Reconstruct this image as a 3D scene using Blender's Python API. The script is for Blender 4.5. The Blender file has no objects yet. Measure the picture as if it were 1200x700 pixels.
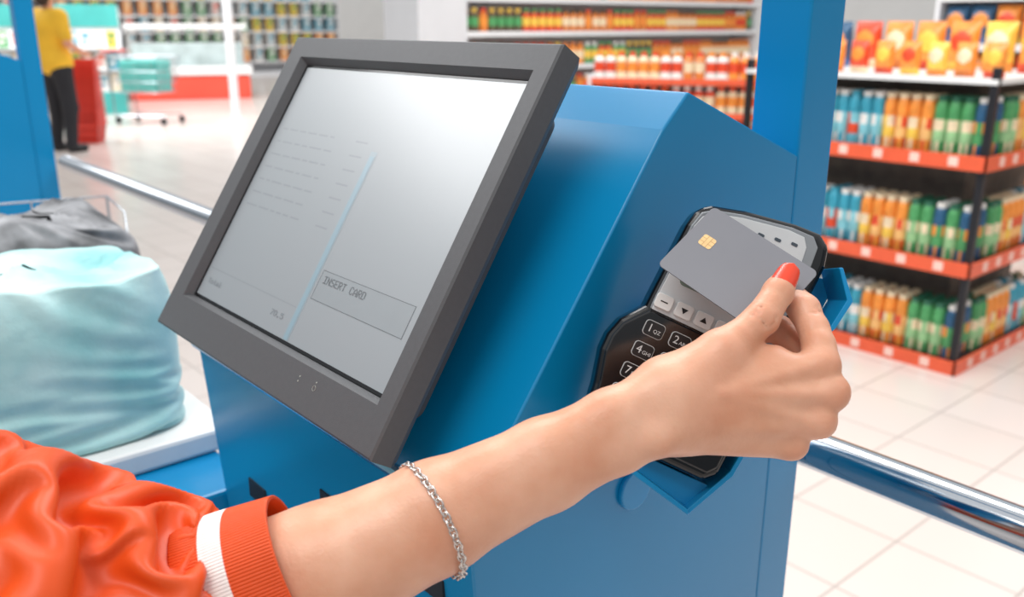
import bpy, bmesh, math, random
import numpy as np
from mathutils import Vector, Matrix, noise
random.seed(7)
H=1.42
SC=bpy.context.scene
COL=SC.collection
def lin(c):
    return tuple(((v/255)/12.92 if v/255<=0.04045 else ((v/255+0.055)/1.055)**2.4) for v in c)
MATS={}
def mat(name,rgb,rough=.5,metal=0,var=.06,scale=20,bump=0,bscale=200,emis=0,coat=0,sss=0,trans=0,spec=.5,stretch=None,bdist=.001,rgb2=None):
    if name in MATS: return MATS[name]
    m=bpy.data.materials.new(name); m.use_nodes=True; nt=m.node_tree; b=nt.nodes['Principled BSDF']
    c=lin(rgb)
    tc=nt.nodes.new('ShaderNodeTexCoord')
    n=nt.nodes.new('ShaderNodeTexNoise'); n.inputs['Scale'].default_value=scale; n.inputs['Detail'].default_value=3
    if stretch:
        mp=nt.nodes.new('ShaderNodeMapping'); mp.inputs['Scale'].default_value=stretch
        nt.links.new(tc.outputs['Object'],mp.inputs['Vector']); nt.links.new(mp.outputs['Vector'],n.inputs['Vector'])
    else: nt.links.new(tc.outputs['Object'],n.inputs['Vector'])
    r=nt.nodes.new('ShaderNodeValToRGB')
    r.color_ramp.elements[0].position=.3; r.color_ramp.elements[1].position=.7
    r.color_ramp.elements[0].color=tuple(max(0,v*(1-var)) for v in c)+(1,)
    r.color_ramp.elements[1].color=(tuple(min(1,v*(1+var)) for v in c) if rgb2 is None else lin(rgb2))+(1,)
    nt.links.new(n.outputs['Fac'],r.inputs['Fac']); nt.links.new(r.outputs['Color'],b.inputs['Base Color'])
    b.inputs['Roughness'].default_value=rough; b.inputs['Metallic'].default_value=metal
    b.inputs['Coat Weight'].default_value=coat; b.inputs['Specular IOR Level'].default_value=spec
    if sss:
        b.inputs['Subsurface Weight'].default_value=sss; b.inputs['Subsurface Radius'].default_value=(1,.35,.2); b.inputs['Subsurface Scale'].default_value=.005
    if trans: b.inputs['Transmission Weight'].default_value=trans
    if emis:
        nt.links.new(r.outputs['Color'],b.inputs['Emission Color']); b.inputs['Emission Strength'].default_value=emis
    if bump:
        n2=nt.nodes.new('ShaderNodeTexNoise'); n2.inputs['Scale'].default_value=bscale; n2.inputs['Detail'].default_value=4
        nt.links.new(tc.outputs['Object'],n2.inputs['Vector'])
        bp=nt.nodes.new('ShaderNodeBump'); bp.inputs['Strength'].default_value=bump; bp.inputs['Distance'].default_value=bdist
        nt.links.new(n2.outputs['Fac'],bp.inputs['Height']); nt.links.new(bp.outputs['Normal'],b.inputs['Normal'])
    MATS[name]=m; return m

def mesh_obj(name,verts,faces,mats,parent=None,smooth=False,midx=None,M=None,bevel=0,segs=2,auto=True):
    me=bpy.data.meshes.new(name)
    if M is not None: verts=[M@Vector(v) for v in verts]
    me.from_pydata([tuple(v) for v in verts],[],[tuple(int(i) for i in f) for f in faces])
    if not isinstance(mats,(list,tuple)): mats=[mats]
    for m in mats: me.materials.append(m)
    if midx is not None: me.polygons.foreach_set('material_index',[int(i) for i in midx])
    if smooth: me.polygons.foreach_set('use_smooth',[True]*len(me.polygons))
    me.update()
    o=bpy.data.objects.new(name,me); COL.objects.link(o)
    if bevel:
        bm=bmesh.new(); bm.from_mesh(me); bmesh.ops.recalc_face_normals(bm,faces=bm.faces[:]); bm.to_mesh(me); bm.free()
        md=o.modifiers.new('bevel','BEVEL'); md.width=bevel; md.segments=segs; md.limit_method='ANGLE'; md.angle_limit=math.radians(35)
        md.harden_normals=False
    if parent: setp(o,parent)
    return o
def setp(o,p):
    o.parent=p
    off=p.location.copy() if p.parent is None else Vector((0,0,0))
    o.matrix_parent_inverse=Matrix.Translation(-off)
def empty(name,loc,label,cat,group=None):
    e=bpy.data.objects.new(name,None); e.location=loc; e.empty_display_size=.05; COL.objects.link(e)
    e['label']=label; e['category']=cat
    if group: e['group']=group
    return e
def tag(o,label,cat=None,group=None,kind=None):
    o['label']=label
    if cat: o['category']=cat
    if group: o['group']=group
    if kind: o['kind']=kind
    return o
def boxg(a,b):
    x0,y0,z0=a;x1,y1,z1=b
    v=[(x0,y0,z0),(x1,y0,z0),(x1,y1,z0),(x0,y1,z0),(x0,y0,z1),(x1,y0,z1),(x1,y1,z1),(x0,y1,z1)]
    f=[(0,3,2,1),(4,5,6,7),(0,1,5,4),(1,2,6,5),(2,3,7,6),(3,0,4,7)]
    return v,f
def box(name,a,b,m,parent=None,bevel=0,M=None):
    v,f=boxg(a,b); return mesh_obj(name,v,f,m,parent,bevel=bevel,M=M)
class G:  # geometry accumulator
    def __init__(s): s.v=[];s.f=[];s.m=[]
    def add(s,v,f,mi=0):
        o=len(s.v); s.v+=[tuple(p) for p in v]; s.f+=[tuple(i+o for i in q) for q in f]; s.m+=[mi]*len(f)
    def box(s,a,b,mi=0): s.add(*boxg(a,b),mi)
def prism(pts,z0,z1):
    n=len(pts); v=[(p[0],p[1],z0) for p in pts]+[(p[0],p[1],z1) for p in pts]
    f=[tuple(range(n-1,-1,-1)),tuple(range(n,2*n))]+[(i,(i+1)%n,n+(i+1)%n,n+i) for i in range(n)]
    return v,f
def rrect(x0,y0,x1,y1,r,seg=6):
    P=[]
    for cx,cy,a in ((x1-r,y0+r,-90),(x1-r,y1-r,0),(x0+r,y1-r,90),(x0+r,y0+r,180)):
        for i in range(seg+1):
            t=math.radians(a+90*i/seg); P.append((cx+r*math.cos(t),cy+r*math.sin(t)))
    return P
def frame(o,ex,ey,ez):
    ex,ey,ez,o=[Vector(k) for k in (ex,ey,ez,o)]
    return Matrix(((ex.x,ey.x,ez.x,o.x),(ex.y,ey.y,ez.y,o.y),(ex.z,ey.z,ez.z,o.z),(0,0,0,1)))
def lathe(prof,n=16,c=(0,0)):
    v=[];f=[];k=len(prof)
    for i in range(n):
        a=2*math.pi*i/n
        for r,z in prof: v.append((c[0]+r*math.cos(a),c[1]+r*math.sin(a),z))
    for i in range(n):
        for j in range(k-1):
            f.append((i*k+j,((i+1)%n)*k+j,((i+1)%n)*k+j+1,i*k+j+1))
    f.append(tuple(i*k for i in range(n-1,-1,-1))); f.append(tuple(i*k+k-1 for i in range(n)))
    return v,f
def tube(path,r,n=10,closed=False):
    P=[Vector(p) for p in path]; v=[];f=[]; K=len(P)
    up=Vector((0,0,1))
    for i,p in enumerate(P):
        a=P[(i-1)%K] if (closed or i>0) else P[0]; b=P[(i+1)%K] if (closed or i<K-1) else P[-1]
        t=(b-a).normalized()
        u=up.cross(t)
        if u.length<.05: u=Vector((1,0,0)).cross(t)
        u.normalize(); w=t.cross(u)
        rr=r[i] if isinstance(r,(list,tuple)) else r
        for j in range(n):
            q=2*math.pi*j/n; v.append(p+(u*math.cos(q)+w*math.sin(q))*rr)
    for i in range(K if closed else K-1):
        for j in range(n):
            f.append((i*n+j,((i+1)%K)*n+j,((i+1)%K)*n+(j+1)%n,i*n+(j+1)%n)[::-1])
    if not closed:
        f.append(tuple(range(n))); f.append(tuple(range((K-1)*n+n-1,(K-1)*n-1,-1)))
    return v,f
def textg(s,size,thick=0.0001,align='LEFT'):
    cu=bpy.data.curves.new('t','FONT'); cu.body=s; cu.size=size; cu.align_x=align; cu.align_y='CENTER'; cu.resolution_u=3; cu.extrude=thick
    o=bpy.data.objects.new('t',cu); COL.objects.link(o)
    dg=bpy.context.evaluated_depsgraph_get(); dg.update(); me=bpy.data.meshes.new_from_object(o.evaluated_get(dg))
    v=[tuple(k.co) for k in me.vertices]; f=[tuple(p.vertices) for p in me.polygons]
    bpy.data.objects.remove(o); bpy.data.curves.remove(cu); bpy.data.meshes.remove(me)
    return v,f
def tr(v,dx=0,dy=0,dz=0,sx=1,sy=1): return [(p[0]*sx+dx,p[1]*sy+dy,p[2]+dz) for p in v]
PIX={'I':'11111 00100 00100 00100 00100 00100 11111','N':'10001 11001 11001 10101 10011 10011 10001','S':'01111 10000 10000 01110 00001 00001 11110','E':'11111 10000 10000 11110 10000 10000 11111',
'R':'11110 10001 10001 11110 10100 10010 10001','T':'11111 00100 00100 00100 00100 00100 00100','C':'01110 10001 10000 10000 10000 10001 01110','A':'00100 01010 10001 10001 11111 10001 10001','D':'11110 10001 10001 10001 10001 10001 11110',
'o':'00000 00000 01110 10001 10001 10001 01110','t':'00100 00100 01110 00100 00100 00101 00010','a':'00000 00000 01110 00001 01111 10001 01111','l':'01100 00100 00100 00100 00100 00100 01110',
'7':'11111 00001 00010 00100 00100 01000 01000','0':'01110 10001 10001 10001 10001 10001 01110','5':'11111 10000 11110 00001 00001 10001 01110','.':'00000 00000 00000 00000 00000 01100 01100',' ':' '.join(['00000']*7)}
def pixtext(s,x,y,w,h,z):
    """terminal style dot-matrix lettering as flat quads; w = total width, h = cap height"""
    cw_=w/(len(s)*6-1); chh=h/7; V=[];F_=[]
    for k,chx in enumerate(s):
        for r,row in enumerate(PIX[chx].split()):
            c=0
            while c<5:
                if row[c]=='1':
                    e=c
                    while e<5 and row[e]=='1': e+=1
                    x0=x+(k*6+c)*cw_; x1=x+(k*6+e)*cw_; y1=y-r*chh; y0=y1-chh*1.0
                    o=len(V); V+= [(x0,y0,z),(x1,y0,z),(x1,y1,z),(x0,y1,z)]; F_.append((o,o+1,o+2,o+3)); c=e
                else: c+=1
    return V,F_
# ---------- implicit surfaces
def smin(a,b,k):
    h=np.maximum(k-np.abs(a-b),0)/k
    return np.minimum(a,b)-h*h*k*.25
class Field:
    def __init__(s,lo,hi,h):
        s.lo=np.array(lo,np.float32); s.h=h
        n=[int((hi[i]-lo[i])/h)+1 for i in range(3)]
        s.n=n
        s.X=(s.lo[0]+h*np.arange(n[0],dtype=np.float32))[:,None,None]
        s.Y=(s.lo[1]+h*np.arange(n[1],dtype=np.float32))[None,:,None]
        s.Z=(s.lo[2]+h*np.arange(n[2],dtype=np.float32))[None,None,:]
    def cap(s,a,b,ra,rb):
        a=np.array(a,np.float32);b=np.array(b,np.float32);d=b-a;L=float(d@d)+1e-12
        px,py,pz=s.X-a[0],s.Y-a[1],s.Z-a[2]
        t=np.clip((px*d[0]+py*d[1]+pz*d[2])/L,0,1).astype(np.float32)
        return np.sqrt((px-t*d[0])**2+(py-t*d[1])**2+(pz-t*d[2])**2)-(ra+t*(rb-ra))
    def chain(s,pts,k):
        F=None
        for i in range(len(pts)-1):
            c=s.cap(pts[i][:3],pts[i+1][:3],pts[i][3],pts[i+1][3])
            F=c if F is None else smin(F,c,k)
        return F
def nets(F,lo,h):
    S=F<0; n=F.shape; cn=[n[0]-1,n[1]-1,n[2]-1]
    acc=np.zeros((cn[0]*cn[1]*cn[2],3)); cnt=np.zeros(cn[0]*cn[1]*cn[2]); quads=[]
    fl=lambda I:(I[:,0]*cn[1]+I[:,1])*cn[2]+I[:,2]
    E=np.eye(3,dtype=int)
    for ax in range(3):
        b,c=(ax+1)%3,(ax+2)%3
        s0=[slice(None)]*3;s1=[slice(None)]*3; s0[ax]=slice(0,-1); s1[ax]=slice(1,None)
        A=F[tuple(s0)];B=F[tuple(s1)]
        I=np.argwhere((A<0)!=(B<0))
        ok=(I[:,b]>=1)&(I[:,c]>=1)&(I[:,b]<cn[b])&(I[:,c]<cn[c]); I=I[ok]
        a=A[I[:,0],I[:,1],I[:,2]];bb=B[I[:,0],I[:,1],I[:,2]]
        t=a/(a-bb); P=I.astype(float); P[:,ax]+=t
        cs=[fl(I-E[b]-E[c]),fl(I-E[c]),fl(I),fl(I-E[b])]
        for q in cs: np.add.at(acc,q,P); np.add.at(cnt,q,1)
        Q=np.stack(cs,1); inside=a<0
        Q[~inside]=Q[~inside][:,::-1]; quads.append(Q)
    Q=np.concatenate(quads); ids=np.unique(Q); mp=np.full(len(cnt),-1); mp[ids]=np.arange(len(ids))
    V=acc[ids]/np.maximum(cnt[ids],1)[:,None]*h+np.array(lo)
    return V,mp[Q]
def field_obj(name,F,fd,m,parent=None,M=None,smooth_it=2):
    V,Q=nets(F,fd.lo,fd.h)
    if M is not None:
        A=np.array(M); V=V@A[:3,:3].T+A[:3,3]
    o=mesh_obj(name,V.tolist(),Q.tolist(),m,None,smooth=True)
    if smooth_it:
        md=o.modifiers.new('smooth','SMOOTH'); md.iterations=smooth_it; md.factor=.5
    if parent: setp(o,parent)
    return o
# ---------- small position-based cloth solver on a closed tube grid (rings x points)
def relax_cloth(X,circ,dsv,pinned,kb,force,clamp,iters,post=2):
    nv,nu=X.shape[0]-1,X.shape[1]
    w=np.ones((nv+1,1,1)); w[list(pinned)]=0; W=np.broadcast_to(w,(nv+1,nu,1))
    cons=[]
    def addc(dj,di,rest,k):
        for p in range(2):
            if dj==0: ii=np.array([i for i in range(nu) if (i//abs(di))%2==p]); jj=np.arange(nv+1)
            else: ii=np.arange(nu); jj=np.array([j for j in range(nv+1-dj) if (j//dj)%2==p])
            a=(jj[:,None],ii[None,:]); b_=(a[0]+dj,(a[1]+di)%nu)
            r=rest[jj][:,None,None]; wa=W[a]; wb=W[b_]; ws=np.where(wa+wb==0,1,wa+wb); cons.append((a,b_,r,k,wa/ws,wb/ws))
    one=np.full(nv+1,dsv); dg=np.sqrt(circ**2+dsv**2)
    addc(0,1,circ,1.0); addc(1,0,one,1.0); addc(1,1,dg,.25); addc(1,-1,dg,.25)
    addc(0,3,circ*3,kb); addc(3,0,one*3,kb); addc(0,6,circ*6,kb*.4); addc(6,0,one*6,kb*.4)
    Xp=X.copy()
    for it in range(iters):
        V=(X-Xp)*.9; Xp=X.copy()
        X=X+(V+force(X))*w
        for a,b_,r,k,wa,wb in cons:
            d=X[b_]-X[a]; L=np.linalg.norm(d,axis=-1,keepdims=True)+1e-9; c=d*((L-r)/L)*k
            X[a]+=c*wa; X[b_]-=c*wb
        X=np.where(w>0,clamp(X),X)
    for _ in range(post):
        Y=X.copy(); Y[1:-1]=(X[1:-1]*2+X[:-2]+X[2:]+np.roll(X,1,1)[1:-1]+np.roll(X,-1,1)[1:-1])/6; X=Y
    return X
def soft_noise(nv,nu,seed,n=10):
    nz=np.random.RandomState(seed).randn(nv+1,nu)
    for _ in range(n): nz=(nz+np.roll(nz,1,1)+np.roll(nz,-1,1))/3; nz[1:-1]=(nz[:-2]+nz[1:-1]+nz[2:])/3
    return nz/np.abs(nz).max()

# ---------- camera
PITCH,YAW,FPX=.2976,.8593,1052.64
Mc=Matrix.Rotation(YAW,3,'Z')@Matrix.Rotation(math.pi/2-PITCH,3,'X')@Matrix.Rotation(.0017,3,'Z')
cam=bpy.data.cameras.new('camera'); co=bpy.data.objects.new('camera',cam); COL.objects.link(co)
co.matrix_world=Mc.to_4x4(); cam.sensor_width=36; cam.lens=FPX/1200*36; cam.clip_start=.02; cam.clip_end=200
cam.dof.use_dof=True; cam.dof.focus_distance=.57; cam.dof.aperture_fstop=7.5
SC.camera=co

# ---------- materials
BLUE=mat('blue_painted_steel',(0,130,184),.27,0,.03,3,bump=.05,bscale=900,bdist=.0004,spec=.5)
BLUED=mat('blue_plastic',(6,140,198),.3,0,.03,10)
GREY=mat('dark_grey_textured_plastic',(84,85,88),.45,0,.04,300,bump=.25,bscale=1500,bdist=.0004)
BLACKG=mat('glossy_black_plastic',(14,14,17),.12,0,.1,30,spec=.6)
BLACK=mat('matte_black',(22,22,25),.5,0,.1,30)
CHROME=mat('chrome',(188,194,201),.1,1,.02,5)
STEEL=mat('brushed_steel',(190,212,226),.25,1,.04,40)
SILVER=mat('silver',(215,210,205),.2,1,.05,400)
LGREY=mat('light_grey_plastic',(208,211,213),.3,0,.03,50)
SGREY=mat('silver_grey_plastic',(150,154,158),.25,.3,.03,50)
WHITEP=mat('white_plastic',(232,232,230),.4,0,.02,50)
WHITEM=mat('white_painted_metal',(228,229,231),.4,0,.02,8)
SKIN=mat('skin',(222,158,125),.40,0,.06,30,bump=.4,bscale=500,sss=.2,bdist=.0005,spec=.45,rgb2=(234,182,153))
# redder flush on raised knuckles and joints, driven by surface curvature and broad noise
nt=SKIN.node_tree; b=nt.nodes['Principled BSDF']; src=b.inputs['Base Color'].links[0].from_socket
geo=nt.nodes.new('ShaderNodeNewGeometry'); mr=nt.nodes.new('ShaderNodeMapRange'); mr.inputs[1].default_value=.505; mr.inputs[2].default_value=.56; mr.inputs[3].default_value=0; mr.inputs[4].default_value=.5
nt.links.new(geo.outputs['Pointiness'],mr.inputs[0])
mx=nt.nodes.new('ShaderNodeMix'); mx.data_type='RGBA'; nt.links.new(mr.outputs[0],mx.inputs[0]); nt.links.new(src,mx.inputs[6]); mx.inputs[7].default_value=lin((216,128,98))+(1,)
nz=nt.nodes.new('ShaderNodeTexNoise'); nz.inputs['Scale'].default_value=11; nz.inputs['Detail'].default_value=2
tc=nt.nodes.new('ShaderNodeTexCoord'); nt.links.new(tc.outputs['Object'],nz.inputs['Vector'])
m2=nt.nodes.new('ShaderNodeMapRange'); m2.inputs[1].default_value=.45; m2.inputs[2].default_value=.7; m2.inputs[3].default_value=0; m2.inputs[4].default_value=.35; nt.links.new(nz.outputs['Fac'],m2.inputs[0])
mx2=nt.nodes.new('ShaderNodeMix'); mx2.data_type='RGBA'; nt.links.new(m2.outputs[0],mx2.inputs[0]); nt.links.new(mx.outputs[2],mx2.inputs[6]); mx2.inputs[7].default_value=lin((222,144,114))+(1,)
nt.links.new(mx2.outputs[2],b.inputs['Base Color'])
NAIL=mat('orange_nail_polish',(232,62,22),.3,0,.02,50,coat=.2)
ORANGE=mat('orange_satin_fabric',(222,80,26),.42,0,.05,20,bump=.12,bscale=1200,bdist=.0003,spec=.35)
STRIPE=mat('white_knit',(240,232,228),.8,0,.04,300,bump=.3,bscale=1500,bdist=.0004)
CARDM=mat('grey_card_plastic',(126,127,134),.42,0,.02,40)
GOLD=mat('gold_contact',(232,195,140),.35,.4,.08,200)
SCREENM=mat('lcd_panel',(132,139,144),.27,0,.02,3,emis=.215,spec=1.0,coat=1.0)
SCREENM.node_tree.nodes['Principled BSDF'].inputs['Coat IOR'].default_value=2.0
SCREENM.node_tree.nodes['Principled BSDF'].inputs['Coat Roughness'].default_value=.33

# ================= kiosk =================
def kiosk_base(name,dx,label):
    e=empty(name,(-.615+dx,.5,-H),label,'self checkout')
    prof=[(.505,-.045),(.649,-.102),(.649,-H),(.392,-H),(.3085,-.30),(.4800,-.069)]
    v=[];n=len(prof)
    for x in (-.83+dx,-.40+dx): v+=[(x,y,z) for y,z in prof]
    f=[tuple(range(n)),tuple(range(2*n-1,n-1,-1))]+[(i,n+i,n+(i+1)%n,(i+1)%n) for i in range(n)]
    mesh_obj('cabinet',v,f,BLUE,e,bevel=.0016,segs=3)
    box('pillar',(-.447+dx,.650,-H),(-.4005+dx,.700,1.0),BLUE,e,bevel=.002)
    v,f=tube([(-.83+dx,.3060,-.2990),(-.401+dx,.3060,-.2990)],.0048,8)
    mesh_obj('edge_trim',v,f,STEEL,e,smooth=True)
    return e
K=kiosk_base('self_checkout_kiosk',0,'blue steel self-checkout kiosk with tilted touch screen and card reader')
K2=kiosk_base('self_checkout_kiosk',-2.44,'blue steel self-checkout kiosk farther along the chrome rail')
fy=lambda z:.3085+.0755*(-z-.30)
for x0,x1,z0,z1 in ((-.757,-.722,-.440,-.421),(-.605,-.435,-.386,-.368)):
    g=G(); g.box((x0,fy(z1)-.0015,z0),(x1,fy(z1)+.006,z1),0)
    mesh_obj('receipt_slot',g.v,g.f,BLACK,K)

# monitor
t=.5747; MM=frame((-.4385,.2615,-.260),(1,0,0),(0,math.sin(t),math.cos(t)),(0,-math.cos(t),math.sin(t)))
W,Hh=.3605,.295
ix0,ix1,iy0,iy1=-.3315,-.0205,.0365,.2705
def loop(x0,y0,x1,y1,z): return [(x0,y0,z),(x1,y0,z),(x1,y1,z),(x0,y1,z)]
L=[loop(-W+.004,.004,-.004,Hh-.004,-.024),loop(-W,0,0,Hh,-.018),loop(-W,0,0,Hh,-.0015),loop(-W+.0015,.0015,-.0015,Hh-.0015,0),
   loop(ix0-.004,iy0-.004,ix1+.004,iy1+.004,0),loop(ix0,iy0,ix1,iy1,-.007),loop(ix0,iy0,ix1,iy1,-.012)]
v=sum(L,[]); f=[]
for i in range(len(L)-1):
    for j in range(4): f.append((i*4+j,i*4+(j+1)%4,(i+1)*4+(j+1)%4,(i+1)*4+j))
f.append((3,2,1,0)); k=(len(L)-1)*4; f.append((k,k+1,k+2,k+3))
mon=mesh_obj('touch_monitor',v,f,GREY,K,M=MM); tag(mon,'dark grey touch-screen monitor with thick plastic bezel')
g=G(); v,f=prism(rrect(-W+.03,.03,-.03,Hh-.03,.01),-.05,-.024); g.add(v,f)
v,f=prism(rrect(-W/2-.05,.09,-W/2+.05,.2,.008),-.085,-.05); g.add(v,f)
mesh_obj('back_housing',g.v,g.f,GREY,mon,M=MM)
# screen
sx0,sx1,sy0,sy1=-.3295,-.0225,.0385,.2685
v,f=prism(rrect(ix0+.0005,iy0+.0005,ix1-.0005,iy1-.0005,.001),-.0085,-.0075)
mesh_obj('screen_border',v,f,BLACKG,mon,M=MM)
v,f=prism(rrect(sx0+.002,sy0+.001,sx1-.002,sy1-.001,.001),-.0075,-.007)
mesh_obj('screen',v,f,SCREENM,mon,M=MM)
def scr(name,c,e):
    m=mat(name,c,.27,0,.02,50,emis=e,spec=1.0,coat=1.0); b=m.node_tree.nodes['Principled BSDF']; b.inputs['Coat IOR'].default_value=2.0; b.inputs['Coat Roughness'].default_value=.33; return m
INK=scr('screen_ink',(66,72,78),.05)
FAINT=scr('screen_faint_ink',(120,127,133),.195)
CY=scr('screen_blue_line',(116,146,160),.215); CY2=scr('screen_blue_line_edge',(125,143,152),.215)
FILL=scr('screen_button',(125,133,138),.205)
g=G(); zs=-.0069
X=lambda wx:wx+.4385
def rect(x0,y0,x1,y1,mi,z=zs): g.add([(x0,y0,z),(x1,y0,z),(x1,y1,z),(x0,y1,z)],[(0,1,2,3)],mi)
bx0,bx1,by0,by1=X(-.592),X(-.470),.0765,.1005
rect(bx0,by0,bx1,by1,3)
lw=.0005
for r_ in ((bx0,by0,bx1,by0+lw),(bx0,by1-lw,bx1,by1),(bx0,by0,bx0+lw,by1),(bx1-lw,by0,bx1,by1)): rect(*r_,0,z=zs+.0001)
g.add(*pixtext('INSERT CARD',X(-.586),.0966,.058,.0060,zs+.0002),0)
rect(X(-.6042),.040,X(-.5952),.200,5); rect(X(-.6024),.040,X(-.5970),.196,2,z=zs+.0001)
rect(sx0+.006,.0655,X(-.605),.0661,1)
g.add(*pixtext('Total',sx0+.012,.0570,.026,.0048,zs+.0002),4)
g.add(*pixtext('70.5',X(-.636),.0570,.020,.0048,zs+.0002),4)
random.seed(3)
for i in range(7):
    yy=.205-.0125*i; x=sx0+.012
    while x<X(-.665):
        ww=random.uniform(.006,.02); rect(x,yy,min(x+ww,X(-.66)),yy+.0016,1); x+=ww+.004
    rect(X(-.632),yy,X(-.614),yy+.0016,1)
mesh_obj('screen_text',g.v,g.f,[INK,FAINT,CY,FILL,scr('screen_mid_ink',(102,109,115),.14),CY2],mon,midx=g.m,M=MM)
LED=mat('indicator_mark',(165,167,160),.4,0,.02,50,emis=.05)
g=G(); v,f=tube([(.0019*math.cos(a),.0019*math.sin(a),0) for a in np.linspace(0,2*math.pi,17)[:-1]],.00018,6,True); g.add(tr(v,-.088,.021,.0002),f,0)
v,f=lathe([(0.0006,0),(.0006,.0003)],12); g.add(tr(v,-.088,.0253,0),f,0); g.add(tr(v,-.110,.0233,0),f,0); g.add(tr(v,-.110,.0197,0),f,0)
mesh_obj('indicator_light',g.v,g.f,LED,mon,M=MM)
g=G(); v,f=tube([(-W-.002,.185,-.02),(-W-.014,.19,-.024),(-W-.018,.20,-.03)],[.006,.008,.005],10); g.add(v,f,0)
mesh_obj('side_knob',g.v,g.f,BLACK,mon,M=MM,smooth=True)
g=G(); v,f=prism(rrect(-W-.022,.145,-W-.001,.168,.006),-.04,-.015); g.add(v,f,0)
mesh_obj('blue_clip',g.v,g.f,BLUED,mon,M=MM,bevel=.002)

# payment terminal
r_=Vector((.686,.606,-.404)).normalized(); q_=Vector((-.075,-.494,-.866)); q_=(q_-r_*q_.dot(r_)).normalized()
n_=r_.cross(-q_)
TM=frame((-.355,.460,-.1182),r_,-q_,n_)   # local x=row, y=up, z=out
out=[(-.001,-.0066),(.0015,.006),(.009,.0115),(.03,.0175),(.0636,.0235),(.0805,.0245),(.0895,.019),(.0925,.006),(.0905,-.06),(.0865,-.145),(.079,-.153),(.0,-.153),(-.009,-.146),(-.012,-.125),(-.0175,-.103),(-.0175,-.092),(-.014,-.080),(-.0075,-.0715),(-.003,-.0655)]
v,f=prism(out,-.028,-.001)
term=mesh_obj('payment_terminal',v,f,BLACKG,K,M=TM,bevel=.0045,segs=4); tag(term,'black card payment terminal with keypad in a blue bracket')
v,f=prism([(.0018,-.0065),(.0042,.0040),(.011,.0090),(.03,.0142),(.062,.0200),(.0765,.0205),(.082,.015),(.083,.003),(.0815,-.066),(.0003,-.066),(.0,-.060)],-.0015,.0001); mesh_obj('housing_rim',v,f,SGREY,term,M=TM,bevel=.0007)
pan=[(.0035,-.006),(.006,.002),(.012,.0068),(.03,.012),(.060,.0175),(.071,.0175),(.075,.012),(.0765,.0),(.0765,-.066),(.0015,-.066),(.001,-.06)]
v,f=prism(pan,-.001,.0006); mesh_obj('upper_panel',v,f,LGREY,term,M=TM,bevel=.0004)
v,f=prism(rrect(.010,-.044,.070,-.004,.003),.0006,.0009); mesh_obj('display',v,f,mat('lcd_glass',(120,135,125),.1,0,.03,30),term,M=TM)
v,f=prism([(-.0145,-.092),(-.0115,-.082),(-.005,-.074),(.001,-.0668),(.08,-.0665),(.084,-.072),(.083,-.141),(.078,-.147),(.0,-.147),(-.007,-.141),(-.0095,-.122),(-.0145,-.103)],-.001,.0022); mesh_obj('keypad_panel',v,f,BLACKG,term,M=TM,bevel=.0014,segs=3)
g=G()
for i,(x,kind) in enumerate(((.0065,'m'),(.0205,'d'),(.0345,'u'),(.0485,'o'),(.0625,'m'))):
    v,f=prism(rrect(x-.0058,-.0635,x+.0058,-.0540,.0018),.0006,.0030)
    k=mesh_obj('function_key',v,f,WHITEP,term,M=TM,bevel=.0005)
    z=.0032; y=-.0588
    if kind=='m' or kind=='o': g.add([(x-.0025,y-.0004,z),(x+.0025,y-.0004,z),(x+.0025,y+.0004,z),(x-.0025,y+.0004,z)],[(0,1,2,3)],1)
    if kind=='d': g.add([(x-.0024,y+.0016,z),(x,y-.002,z),(x+.0024,y+.0016,z)],[(0,1,2)],1)
    if kind=='u': g.add([(x-.0024,y-.0016,z),(x+.0024,y-.0016,z),(x,y+.002,z)],[(0,1,2)],1)
KB=mat('keypad_black',(20,20,23),.3,0,.05,50); KW=mat('key_print_white',(205,205,205),.5,0,.02,50)
labs=[['1QZ','2ABC','3DEF',''],['4GHI','5JKL','6MNO',''],['7PRS','8TUV','9WXY',''],['','0','','']]
YK=mat('key_yellow',(230,190,40),.4,0,.03,50);RK=mat('key_red',(200,40,35),.4,0,.03,50);GK=mat('key_green',(50,150,70),.4,0,.03,50)
for j in range(4):
    for i in range(4):
        x=.008+.0182*i-.0008*j; y=-.0777-.0152*j
        g2=G(); v,f=prism(rrect(x-.0068,y-.0051,x+.0068,y+.0051,.0026),.0022,.0036); g2.add(v,f,1)
        v,f=prism(rrect(x-.0064,y-.0047,x+.0064,y+.0047,.0022),.0036,.0041); g2.add(v,f,0)
        top=KB if i<3 else (RK,YK,GK,GK)[j]
        mesh_obj('key',g2.v,g2.f,[top,KW],term,M=TM,midx=g2.m)
        s=labs[j][i]
        if s:
            v,f=textg(s[0],.0074,.00004); g.add(tr(v,x-.0046,y,.0043),f,0)
            if s[1:]:
                v,f=textg(s[1:],.0034,.00004); g.add(tr(v,x-.0003,y-.0010,.0043),f,0)
mesh_obj('key_lettering',g.v,g.f,[KW,BLACK],term,M=TM,midx=g.m)
g=G()
for i in range(4):
    x=.034+.0110*i; y=.0050+.0018*i
    v,f=prism(rrect(x-.0022,y-.0010,x+.0022,y+.0010,.0008),.0006,.0010); g.add(v,f,0)
mesh_obj('status_light',g.v,g.f,mat('status_lamp_dark',(70,80,90),.3,0,.02,30),term,M=TM)
g=G()
v,f=prism([(.012,-.010),(.104,.004),(.112,-.004),(.110,-.05),(.096,-.140),(.078,-.174),(.034,-.166),(-.002,-.150)],-.036,-.033); g.add(v,f)
v,f=prism([(.099,.009),(.1015,.010),(.1165,-.007),(.1135,-.028),(.104,-.046),(.1015,-.044),(.110,-.028),(.1125,-.008)],-.034,.002); g.add(v,f)
v,f=prism([(.101,-.05),(.104,-.05),(.096,-.142),(.080,-.177),(.0775,-.175),(.093,-.140)],-.034,-.004); g.add(v,f)
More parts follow.
